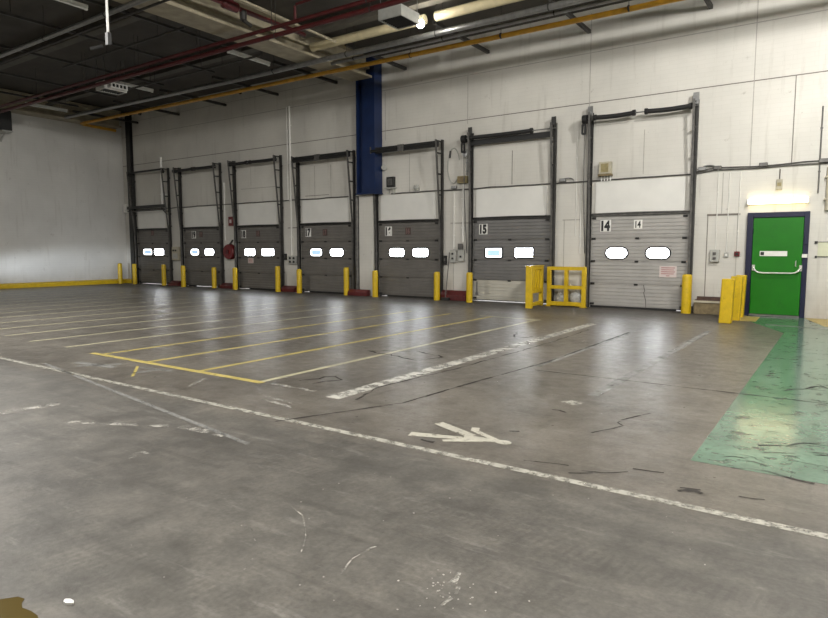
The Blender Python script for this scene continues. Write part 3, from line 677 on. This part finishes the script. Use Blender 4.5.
obj('bell', MB().tube([(-13.12, -.04, 4.40), (-13.08, -.10, 4.39), (-13.04, -.17, 4.38)], [.03, .05, .09], 14), M['greybox'], t)
obj('bracket', MB().box(-13.16, -13.10, -.05, -.002, 4.30, 4.48), M['greybox'], t)
t = wbox('timber_box', -5.69, -5.37, 3.66, 3.98, .16, M['beige'], 'pale timber box with hanging tags high above the left side of door 14', 'box')
obj('base_board', MB().box(-5.71, -5.35, -.18, -.002, 3.60, 3.655), M['wood'], t)
for k in range(4): obj('hanging_tag', MB().box(-5.64 + .08 * k, -5.61 + .08 * k, -.10, -.095, 3.46, 3.60), M['white'], t)
obj('face', MB().box(-5.63, -5.43, -.172, -.162, 3.70, 3.93), M['pallet'], t)
wbox('switch_box', -2.83, -2.62, 1.30, 1.60, .10, M['greybox'], 'grey switch box on the wall above the step, right of door 14', 'switch box', parts=(('button', -2.76, -2.69, 1.47, 1.54, .02, M['rail_grey']), ('button', -2.76, -2.69, 1.36, 1.42, .02, M['rail_grey'])))
wbox('light_switch', -2.52, -2.42, 1.42, 1.53, .04, M['greybox'], 'small grey light switch left of the red call point', 'light switch', parts=(('rocker', -2.49, -2.45, 1.45, 1.50, .01, M['white']),))
wbox('fire_call_point', -2.29, -2.17, 1.44, 1.56, .05, M['red'], 'square red fire call point left of the green exit door', 'call point', parts=(('glass', -2.26, -2.20, 1.47, 1.53, .006, M['black']),))
t = thing('wall_step', 'timber fronted step with brown tread against the wall right of door 14', 'step', (-2.80, -.2, 0))
obj('riser', MB().box(-3.10, -2.40, -.40, -.02, 0, .30), M['wood'], t, bevel=.01)
obj('tread', MB().box(-3.12, -2.38, -.42, -.02, .30, .34).box(-3.08, -2.40, -.16, -.02, .34, .42), M['wood_top'], t)
obj('edge_strip', MB().box(-3.12, -2.38, -.428, -.42, .29, .34), M['beige'], t)
# vertical conduits
def vpipe(x, z0, z1, r, m, label, y=None):
    y = -r - .004 if y is None else y
    t = thing('wall_conduit', label, 'conduit', (x, y, z0), 'vertical conduits on the back wall')
    obj('pipe', MB().tube([(x, y, z0), (x, y, z1)], r, 10), m, t)
    n = max(2, int((z1 - z0) / 1.2))
    for k in range(n):
        zz = z0 + (z1 - z0) * (k + .5) / n
        obj('clip', MB().box(x - r * 1.6, x + r * 1.6, y - r * 1.1, -.001, zz - .015, zz + .015), m, t)
W = M['white']
vpipe(-17.62, 1.40, 7.0, .035, W, 'white vertical conduit rising from the push button station')
vpipe(-17.78, 3.5, 7.0, .022, W, 'thin white vertical conduit left of the push button conduit')
vpipe(-21.55, 2.0, 4.4, .02, W, 'thin white vertical conduit above the hose reel')
vpipe(-25.55, 3.55, 5.75, .05, W, 'short white pipe above the right side of the corner dock door', -.25)
vpipe(-10.36, 1.62, 3.42, .02, W, 'thin white conduit above the left switch box by door 15')
vpipe(-10.02, 1.84, 3.66, .028, W, 'white conduit above the right switch box by door 15')
vpipe(-9.90, 3.92, 4.44, .02, M['galv'], 'short steel conduit between junction box and sounder left of door 15')
vpipe(-6.22, 1.5, 3.42, .016, M['infill'], 'white conduit just left of door 14')
vpipe(-6.36, 2.0, 4.9, .011, M['infill'], 'thin white conduit left of the chain hoist of door 14')
vpipe(-2.72, 1.62, 3.5, .011, M['infill'], 'thin white conduit above the grey switch box by the step')
vpipe(-2.47, 1.55, 3.5, .010, M['infill'], 'thin white conduit above the light switch')
vpipe(-2.23, 1.58, 3.5, .010, M['infill'], 'thin white conduit above the red call point')
vpipe(-.62, 2.9, 4.85, .016, M['rail_grey'], 'dark conduit rising above the right end of the exit light')
vpipe(-.42, 2.5, 3.5, .05, M['beige'], 'stout beige pipe right of the exit light')
tag(obj('downpipe', MB().tube([(-14.26, -.13, .02), (-14.26, -.13, 1.0), (-14.26, -.13, 3.48)], .085, 16).box(-14.36, -14.18, -.13, -.01, 1.6, 1.66).box(-14.36, -14.18, -.13, -.01, 3.2, 3.26), M['rail_grey']), 'dark grey downpipe under the blue column, right of door 17', 'pipe')
# horizontal conduit along the wall at 3.5 m, in front of the posts it is carried behind them
t = thing('conduit_run', 'long dark conduit running along the back wall above the dock doors', 'conduit', (-14, -.03, 3.5))
random.seed(3)
pts = [(XL + .95 + i * (29.2 - .95 - .0) / 60 if False else -28.1 + i * 28.6 / 60, -.024, 3.50 + (.06 if i > 52 else 0) + random.uniform(-.012, .012)) for i in range(61)]
runs = []
obj('cable', MB().tube([p for p in pts if p[0] < -14.5], .020, 8), M['rail_grey'], t)
obj('cable', MB().tube([p for p in pts if p[0] > -13.1], .020, 8), M['rail_grey'], t)
obj('thin_cable', MB().tube([(p[0], p[1], p[2] + .05 + random.uniform(-.015, .015)) for p in pts if p[0] > -3.4], .014, 8), M['rail_grey'], t)
for x in (-10.35, -6.75, -3.1, -2.75, -1.75, -.55):
    obj('junction_box', MB().box(x - .09, x + .09, -.09, -.002, 3.53 + (.05 if x > -3.2 else 0), 3.62 + (.05 if x > -3.2 else 0)), M['galv' if x < -2.9 else 'rail_grey'], t, bevel=.01)
obj('cable_loop', MB().tube([(-2.95 + .22 * math.cos(k * PI / 9), -.05, 3.56 + .13 * math.sin(k * PI / 9)) for k in range(10)], .02, 8), M['galv'], t)
obj('cable_loop', MB().tube([(-6.6 + .18 * math.cos(k * PI / 9), -.05, 3.52 + .10 * math.sin(k * PI / 9)) for k in range(10)], .018, 8), M['galv'], t)

# ------------------------------------------------------------------ green exit door
t = thing('fire_exit', 'bright green steel exit door in a navy frame at the right', 'door', (-1.36, -.04, 0)); t['kind'] = 'thing'
obj('frame', MB().box(-2.03, -1.90, -.10, -.002, 0, 2.49).box(-.85, -.745, -.10, -.002, 0, 2.49).box(-1.90, -.85, -.10, -.002, 2.37, 2.49), M['navy'], t, bevel=.006)
leaf = obj('leaf', MB().box(-1.895, -.855, -.075, -.004, .05, 2.365), M['green'], t, bevel=.006)
obj('threshold', MB().box(-1.90, -.85, -.12, -.004, .005, .045), M['galv'], t)
bar = obj('push_bar', MB().tube([(-1.85, -.08, 1.17), (-1.84, -.14, 1.165), (-1.80, -.165, 1.10), (-1.74, -.17, 1.06), (-1.66, -.17, 1.05), (-1.06, -.17, 1.05), (-.98, -.17, 1.06), (-.92, -.165, 1.10), (-.88, -.14, 1.165), (-.87, -.08, 1.17)], .02, 10), M['chrome'], t)
for x in (-1.85, -.87): obj('bracket', MB().box(x - .03, x + .03, -.10, -.076, 1.10, 1.24), M['chrome'], bar)
sg = obj('sign', MB().box(-1.73, -1.16, -.081, -.076, 1.45, 1.57), M['white'], t); sg['label'] = 'narrow white door sign'
obj('pictogram', MB().box(-1.715, -1.64, -.083, -.081, 1.47, 1.55), M['black'], sg)
obj('pull_handle', MB().tube([(-.97, -.08, 1.34), (-.975, -.12, 1.33), (-.975, -.12, 1.22), (-.97, -.08, 1.21)], .012, 8), M['chrome'], t)
obj('lock_box', MB().box(-.83, -.75, -.14, -.10, 1.72, 1.98), M['navy'], t, bevel=.006)
obj('strike_plate', MB().box(-.86, -.75, -.125, -.10, 1.42, 1.50), M['white'], t)
for z in (.35, 1.2, 2.05): obj('hinge', MB().tube([(-1.90, -.085, z - .06), (-1.90, -.085, z + .06)], .014, 8), M['navy'], t)
t = thing('exit_light', 'long lit white fluorescent light above the green exit door', 'wall light', (-1.40, -.06, 2.66))
obj('diffuser', MB().prism(rrect(-.075, 2.755, .10, .125, .03), 'x', -2.03, -.80), M['tube'], t)
obj('back_plate', MB().box(-2.05, -.78, -.025, -.002, 2.69, 2.82), M['white'], t)
for x in (-2.055, -.80): obj('end_cap', MB().box(x, x + .025, -.13, -.02, 2.69, 2.82), M['white'], t)
t = wbox('light_bracket', -1.46, -1.34, 3.02, 3.26, .06, M['beige'], 'small beige connector box above the exit light', 'connector box')
obj('cable', MB().tube([(-1.40, -.03, 3.26), (-1.40, -.03, 3.50)], .012, 6), M['rail_grey'], t)
obj('face', MB().box(-1.44, -1.36, -.07, -.062, 3.10, 3.18), M['pallet'], t)
t = thing('notice_board', 'faded pale green notice pinned to the wall right of the exit door', 'notice', (-.25, -.01, 1.42))
obj('sheet', MB().box(-.56, .05, -.012, -.004, 1.45, 1.77), M['paper'], t)
obj('frame', MB().box(-.60, .06, -.016, -.004, 1.77, 1.785).box(-.60, .06, -.016, -.004, 1.43, 1.445), M['black'], t)
obj('corner_clip', MB().box(-.63, -.57, -.022, -.004, 1.74, 1.80), M['black'], t)
obj('corner_clip', MB().box(-.61, -.57, -.022, -.004, 1.41, 1.46), M['black'], t)

# ------------------------------------------------------------------ overhead services
def pipe(name, pts, r, m, label, cat='pipe', hang=(), top=8.1, group=None):
    t = thing(name, label, cat, pts[len(pts) // 2] if len(pts) > 2 else tuple((a + b) / 2 for a, b in zip(*pts)), group)
    obj('tube', MB().tube(pts, r, 14), m, t)
    for (x, y, z) in hang: obj('hanger', MB().tube([(x, y, z + r * .8), (x, y, top)], .008, 6).tube([(x - .015, y, z), (x + .015, y, z)], r * 1.18, 14), M['steel_dark'], t)
    return t
SX = [-27.6, -24.45, -21.3, -18.25, -15.26, -12.25, -9.20, -6.10, -3.06]
# channel struts cantilevered from the wall
sm = MB(); sm.box(-.045, .045, -3.0, -.003, 7.48, 7.49).box(-.045, -.035, -3.0, -.003, 7.49, 7.57).box(.035, .045, -3.0, -.003, 7.49, 7.57)
lab = ['at the corner column', 'second from the left wall', 'third from the left wall', 'fourth from the left wall, above the hose reel side', 'just left of the blue column', 'just right of the blue column',
       'above the flood lamp, between doors 16 and 15', 'above the left of door 14', 'rightmost, above the right of door 14']
s0 = None
for x, l in zip(SX, lab):
    if s0 is None: s0 = o = obj('channel_strut', sm, M['steel_dark'], keep=True)
    else: o = s0.copy(); COL.objects.link(o)
    o.location = (x, 0, 0); tag(o, 'dark steel channel strut carrying pipes, ' + l, 'strut', 'channel struts on the back wall')
h = lambda y, z, xs=SX: [(x + .12, y, z) for x in xs]
pipe('gas_pipe', [(-28.45, -.62, 7.16), (-28.45, -2.1, 7.2), (-28.3, -2.28, 7.2), (-28.0, -2.30, 7.2), (-20, -2.12, 7.2), (-6, -1.92, 7.2), (XR, -1.92, 7.2)], .065, M['orange'], 'long orange gas pipe running below the struts along the back wall', hang=h(-1.98, 7.2, [-24.4, -18.2, -10.8, -7.9, -4.6]))
pipe('steel_pipe', [(-27.5, -3.36, 7.2), (-17, -3.1, 7.2), (XR, -3.1, 7.2)], .075, M['galv'], 'thick galvanised steel pipe, the upper one of the parallel pair', hang=h(-3.1, 7.2, SX[4:]), group='galvanised pipes')
pipe('steel_pipe', [(-13.0, -2.78, 7.16), (XR, -2.78, 7.16)], .048, M['galv'], 'thinner galvanised steel pipe below the thick one', hang=h(-2.78, 7.16, SX[5:]), group='galvanised pipes')
pipe('lagged_pipe', [(-13.28, -3.3, 7.54), (-9.30, -3.3, 7.54)], .125, M['cream'], 'cream lagged pipe left of the flood lamp', group='cream lagged pipes')
pipe('lagged_pipe', [(-8.95, -3.3, 7.54), (.7, -3.3, 7.54)], .125, M['cream'], 'cream lagged pipe right of the flood lamp', group='cream lagged pipes')
pipe('sprinkler_pipe', [(-28.2, -6.0, 7.12), (XR, -5.9, 7.12)], .05, M['dark_red'], 'dark red sprinkler pipe, the upper one of the long pair', hang=h(-5.95, 7.12, SX[1:]), group='red sprinkler pipes')
pipe('sprinkler_pipe', [(-28.2, -5.88, 6.98), (XR, -5.78, 6.98)], .06, M['dark_red'], 'thicker dark red sprinkler pipe below the upper one', hang=h(-5.83, 6.98, SX[2:]), group='red sprinkler pipes')
pipe('sprinkler_pipe', [(-11.35, -5.92, 7.15), (-11.35, -5.92, 7.50), (-11.30, -5.92, 7.53), (-9.0, -5.92, 7.55)], .035, M['dark_red'], 'short dark red sprinkler branch rising off the long pair', group='red sprinkler pipes')
t = pipe('sprinkler_pipe', [(-12.72, -11.0, 7.55), (-12.72, -4.2, 7.55)], .06, M['dark_red'], 'dark red sprinkler pipe along the roof beam with a valve', group='red sprinkler pipes')
obj('valve', MB().tube([(-12.72, -7.0, 7.55), (-12.72, -6.95, 7.55), (-12.72, -6.55, 7.55), (-12.72, -6.5, 7.55)], [.07, .12, .12, .07], 16).tube([(-12.72, -6.7, 7.55), (-12.72, -6.7, 7.75)], .05, 12), M['dark_red'], t)
obj('valve_body', MB().tube([(-12.72, -6.35, 7.55), (-12.72, -6.35, 7.32)], .09, 14).tube([(-12.72, -6.35, 7.32), (-12.72, -6.1, 7.25)], .05, 10), M['steel_dark'], t)
pipe('conduit_pipe', [(-12.2, -10.0, 7.62), (-12.2, -3.5, 7.45)], .035, M['beam'], 'pale conduit sloping beside the red valve pipe', 'conduit')
pipe('cable_tray', [(-28.1, -8.62, 7.25), (-9.5, -8.62, 7.25)], .06, M['galv'], 'grey steel pipe crossing the dark upper left ceiling', hang=[(-26, -8.62, 7.25), (-22, -8.62, 7.25), (-18, -8.62, 7.25), (-15, -8.62, 7.25)])
pipe('thin_pipe', [(-28.1, -8.35, 7.22), (-9.5, -8.35, 7.22)], .03, M['steel_dark'], 'thin dark pipe beside the grey steel pipe at upper left', hang=[(-24, -8.35, 7.22), (-16.5, -8.35, 7.22)])
pipe('thin_pipe', [(-20.5, -6.9, 7.3), (-14.3, -6.9, 7.3)], .03, M['steel_dark'], 'thin dark pipe ending left of the roof beam', hang=[(-18, -6.9, 7.3), (-15.5, -6.9, 7.3)])
pipe('thin_pipe', [(-21.5, -4.4, 7.22), (-14.3, -4.4, 7.22)], .03, M['steel_dark'], 'thin dark pipe between the red pipes and the struts', hang=[(-19.5, -4.4, 7.22), (-16, -4.4, 7.22)])
for x, ya, yb, l in ((-14.9, -9.5, -4.6, 'just left of the roof beam'), (-17.4, -10.2, -3.6, 'second to the left of the roof beam'), (-20.2, -10.5, -3.6, 'third to the left of the roof beam'), (-23.2, -10.0, -3.6, 'fourth to the left of the roof beam'), (-26.0, -9.5, -3.6, 'nearest the left wall')):
    tag(obj('ceiling_channel', MB().box(x - .03, x + .03, ya, yb, 7.38, 7.44).box(x - .008, x + .008, ya + .5, ya + .516, 7.44, 8.1).box(x - .008, x + .008, yb - .516, yb - .5, 7.44, 8.1), M['steel_dark']), 'dark ceiling channel ' + l, 'channel', 'ceiling channels')
for x, ya, yb, z, l in ((-15.2, -11.2, -8.95, 7.3, 'at the top left edge of the photo'), (-26.9, -5.2, -3.6, 7.3, 'by the left wall'), (-21.0, -5.0, -3.5, 7.3, 'beside the left unit heater'), (-15.06, -4.95, -3.35, 7.3, 'left of the blue column')):
    t = thing('batten_light', 'unlit fluorescent batten ' + l, 'ceiling light', (x, (ya + yb) / 2, z), 'unlit ceiling battens')
    obj('housing', MB().box(x - .05, x + .05, ya, yb, z + .04, z + .10), M['white'], t)
    obj('tube', MB().tube([(x, ya + .04, z + .01), (x, yb - .04, z + .01)], .025, 10), M['tube_off'], t)
    for y in (ya, yb - .05): obj('lamp_holder', MB().box(x - .03, x + .03, y, y + .05, z - .02, z + .04), M['white'], t)
    for y in (ya + .3, yb - .3): obj('rod', MB().tube([(x, y, z + .1), (x, y, 8.1)], .006, 6), M['steel_dark'], t)
# suspended unit heaters
def unit(x0, x1, y0, y1, z, label, lamp):
    t = thing('unit_heater', label, 'unit heater', ((x0 + x1) / 2, (y0 + y1) / 2, z), 'unit heaters hung from the ceiling')
    obj('case', MB().box(x0, x1, y0, y1, z + .05, z + .26).box(x0, x1, y0, y0 + .03, z, z + .05).box(x0, x1, y1 - .03, y1, z, z + .05).box(x0, x0 + .03, y0 + .03, y1 - .03, z, z + .05).box(x1 - .03, x1, y0 + .03, y1 - .03, z, z + .05), M['greybox' if lamp else 'white'], t)
    g = MB()
    for k in range(9):
        yy = y0 + .07 + k * (y1 - y0 - .14) / 8
        g.bar((x0 + .03, yy, z + .03), (x1 - .03, yy, z + .03), .045, .008, (0, .6, 1))
    obj('louvre', g.box(x0 + .03, x1 - .03, y0 + .03, y1 - .03, z + .045, z + .05), M['black'], t)
    for x in (x0 + .04, x1 - .04):
        for y in (y0 + .04, y1 - .04): obj('rod', MB().tube([(x, y, z + .26), (x, y, 8.1)], .008, 6), M['galv'], t)
    if lamp:
        c = Vector((x1 - .06, y1 + .13, z + .06)); mb = MB()
        R = .10; pts = [c + Vector((0, 0, R * math.cos(PI * k / 8) * -1)) for k in range(9)]
        mb.tube(pts, [max(.004, R * math.sin(PI * k / 8)) for k in range(9)], 14)
        l = obj('flood_lamp', mb, M['lamp'], t); l['label'] = 'lit white lamp globe'
        obj('lamp_socket', MB().box(x1 - .10, x1 - .02, y1, y1 + .03, z + .02, z + .10), M['greybox'], t)
    else:
        obj('control_box', MB().box(x1, x1 + .22, y0 + .1, y1 - .1, z + .02, z + .2), M['white'], t)
        for k in range(4): obj('vent_slot', MB().box(x1 + .22, x1 + .225, y0 + .16 + .13 * k, y0 + .24 + .13 * k, z + .06, z + .16), M['black'], t)
unit(-9.66, -8.98, -4.80, -4.02, 7.14, 'grey unit heater with black louvres and a lit lamp at its end', True)
unit(-21.3, -20.75, -5.45, -4.65, 7.0, 'dim grey unit heater hanging in the dark left ceiling', False)
# hanging pendant
t = thing('pendant_conduit', 'white vertical drop conduit hanging from the ceiling at upper left', 'drop conduit', (-10.3, -11.3, 5.05))
obj('tube', MB().tube([(-10.3, -11.3, 5.2), (-10.3, -11.3, 8.1)], .02, 12), M['white'], t)
obj('socket', MB().box(-10.34, -10.26, -11.33, -11.27, 5.0, 5.2).tube([(-10.36, -11.36, 4.98), (-10.5, -11.5, 4.92)], .03, 8), M['black'], t)
tag(obj('loudspeaker', MB().box(-28.65, -28.35, -6.1, -5.1, 6.45, 7.25), M['black'], bevel=.03), 'black box high on the left wall at the photo edge', 'speaker box')
tag(obj('wall_bracket', MB().bar((-28.96, -5.3, 6.05), (-28.96, -5.3, 6.44), .06, .02, (1, 0, 0)).bar((-28.96, -5.3, 6.1), (-28.5, -5.3, 6.42), .05, .05).box(-28.93, -28.3, -5.5, -5.1, 6.40, 6.448), M['greybox']), 'grey bracket holding the black box on the left wall', 'bracket')
wbox('panel_box', -28.95, -28.72, 3.4, 3.8, .12, M['white'], 'white panel box in the corner left of the corner column', 'panel box')

# ------------------------------------------------------------------ light
def area(name, loc, size, power, c=(1, .96, .88), rot=(0, 0, 0), sy=None):
    l = bpy.data.lights.new(name, 'AREA'); l.energy = power; l.color = c; l.size = size
    if sy: l.shape = 'RECTANGLE'; l.size_y = sy
    o = bpy.data.objects.new(name, l); COL.objects.link(o); o.location = loc; o.rotation_euler = rot; return o
def point(name, loc, power, c=(1, .98, .935), r=.25):
    l = bpy.data.lights.new(name, 'POINT'); l.energy = power; l.color = c; l.shadow_soft_size = r
    o = bpy.data.objects.new(name, l); COL.objects.link(o); o.location = loc; return o
for loc, p in (((.7, -5.4, 7.35), 1450), ((.9, -12.0, 7.35), 1650), ((-2.5, -16.4, 7.3), 1300), ((3.0, -20.0, 7.6), 900)):
    point('unseen_hall_light', loc, p)
for loc, p in (((-9.5, -17.5, 7.1), 800), ((-15.5, -12.8, 7.0), 760)):
    area('unseen_hall_light', loc, .5, p, (1, .98, .935), sy=1.5)  # two added lights, out of view, to brighten the hall's left side
# added spot that makes the bluish light patch low on the left wall
sl = bpy.data.lights.new('wall_patch_spot', 'SPOT'); sl.energy = 2600; sl.color = (.82, .90, 1); sl.spot_size = math.radians(34); sl.spot_blend = 1; sl.shadow_soft_size = .3
so = bpy.data.objects.new('wall_patch_spot', sl); COL.objects.link(so); so.location = (-24.0, -11.5, .9)
so.rotation_euler = (Vector((-29, -3.2, .85)) - so.location).to_track_quat('-Z', 'Y').to_euler(); so.scale = (1, .35, 1)
sun = bpy.data.lights.new('outdoor_sun', 'SUN'); sun.energy = 9; sun.angle = .05
su = bpy.data.objects.new('outdoor_sun', sun); COL.objects.link(su); su.location = (0, 20, 30)
su.rotation_euler = (Vector((0, -.4, -1))).to_track_quat('-Z', 'Y').to_euler()
w = bpy.data.worlds.new('sky'); S.world = w; w.use_nodes = True
w.node_tree.nodes['Background'].inputs[0].default_value = (.75, .85, 1, 1); w.node_tree.nodes['Background'].inputs[1].default_value = .6

# ------------------------------------------------------------------ camera
cd = bpy.data.cameras.new('camera'); cam = bpy.data.objects.new('camera', cd); COL.objects.link(cam)
cd.sensor_fit = 'HORIZONTAL'; cd.sensor_width = 36; cd.lens = 624.63 / 828 * 36; cd.clip_end = 200
cam.location = (0, -17.2735, 1.6)
cam.rotation_mode = 'XYZ'
cam.rotation_euler = (math.radians(90 - 5.397), math.radians(.03), math.radians(34.617))
S.camera = cam
S.view_settings.view_transform = 'Standard'; S.view_settings.look = 'None'; S.view_settings.exposure = 0; S.view_settings.gamma = 1
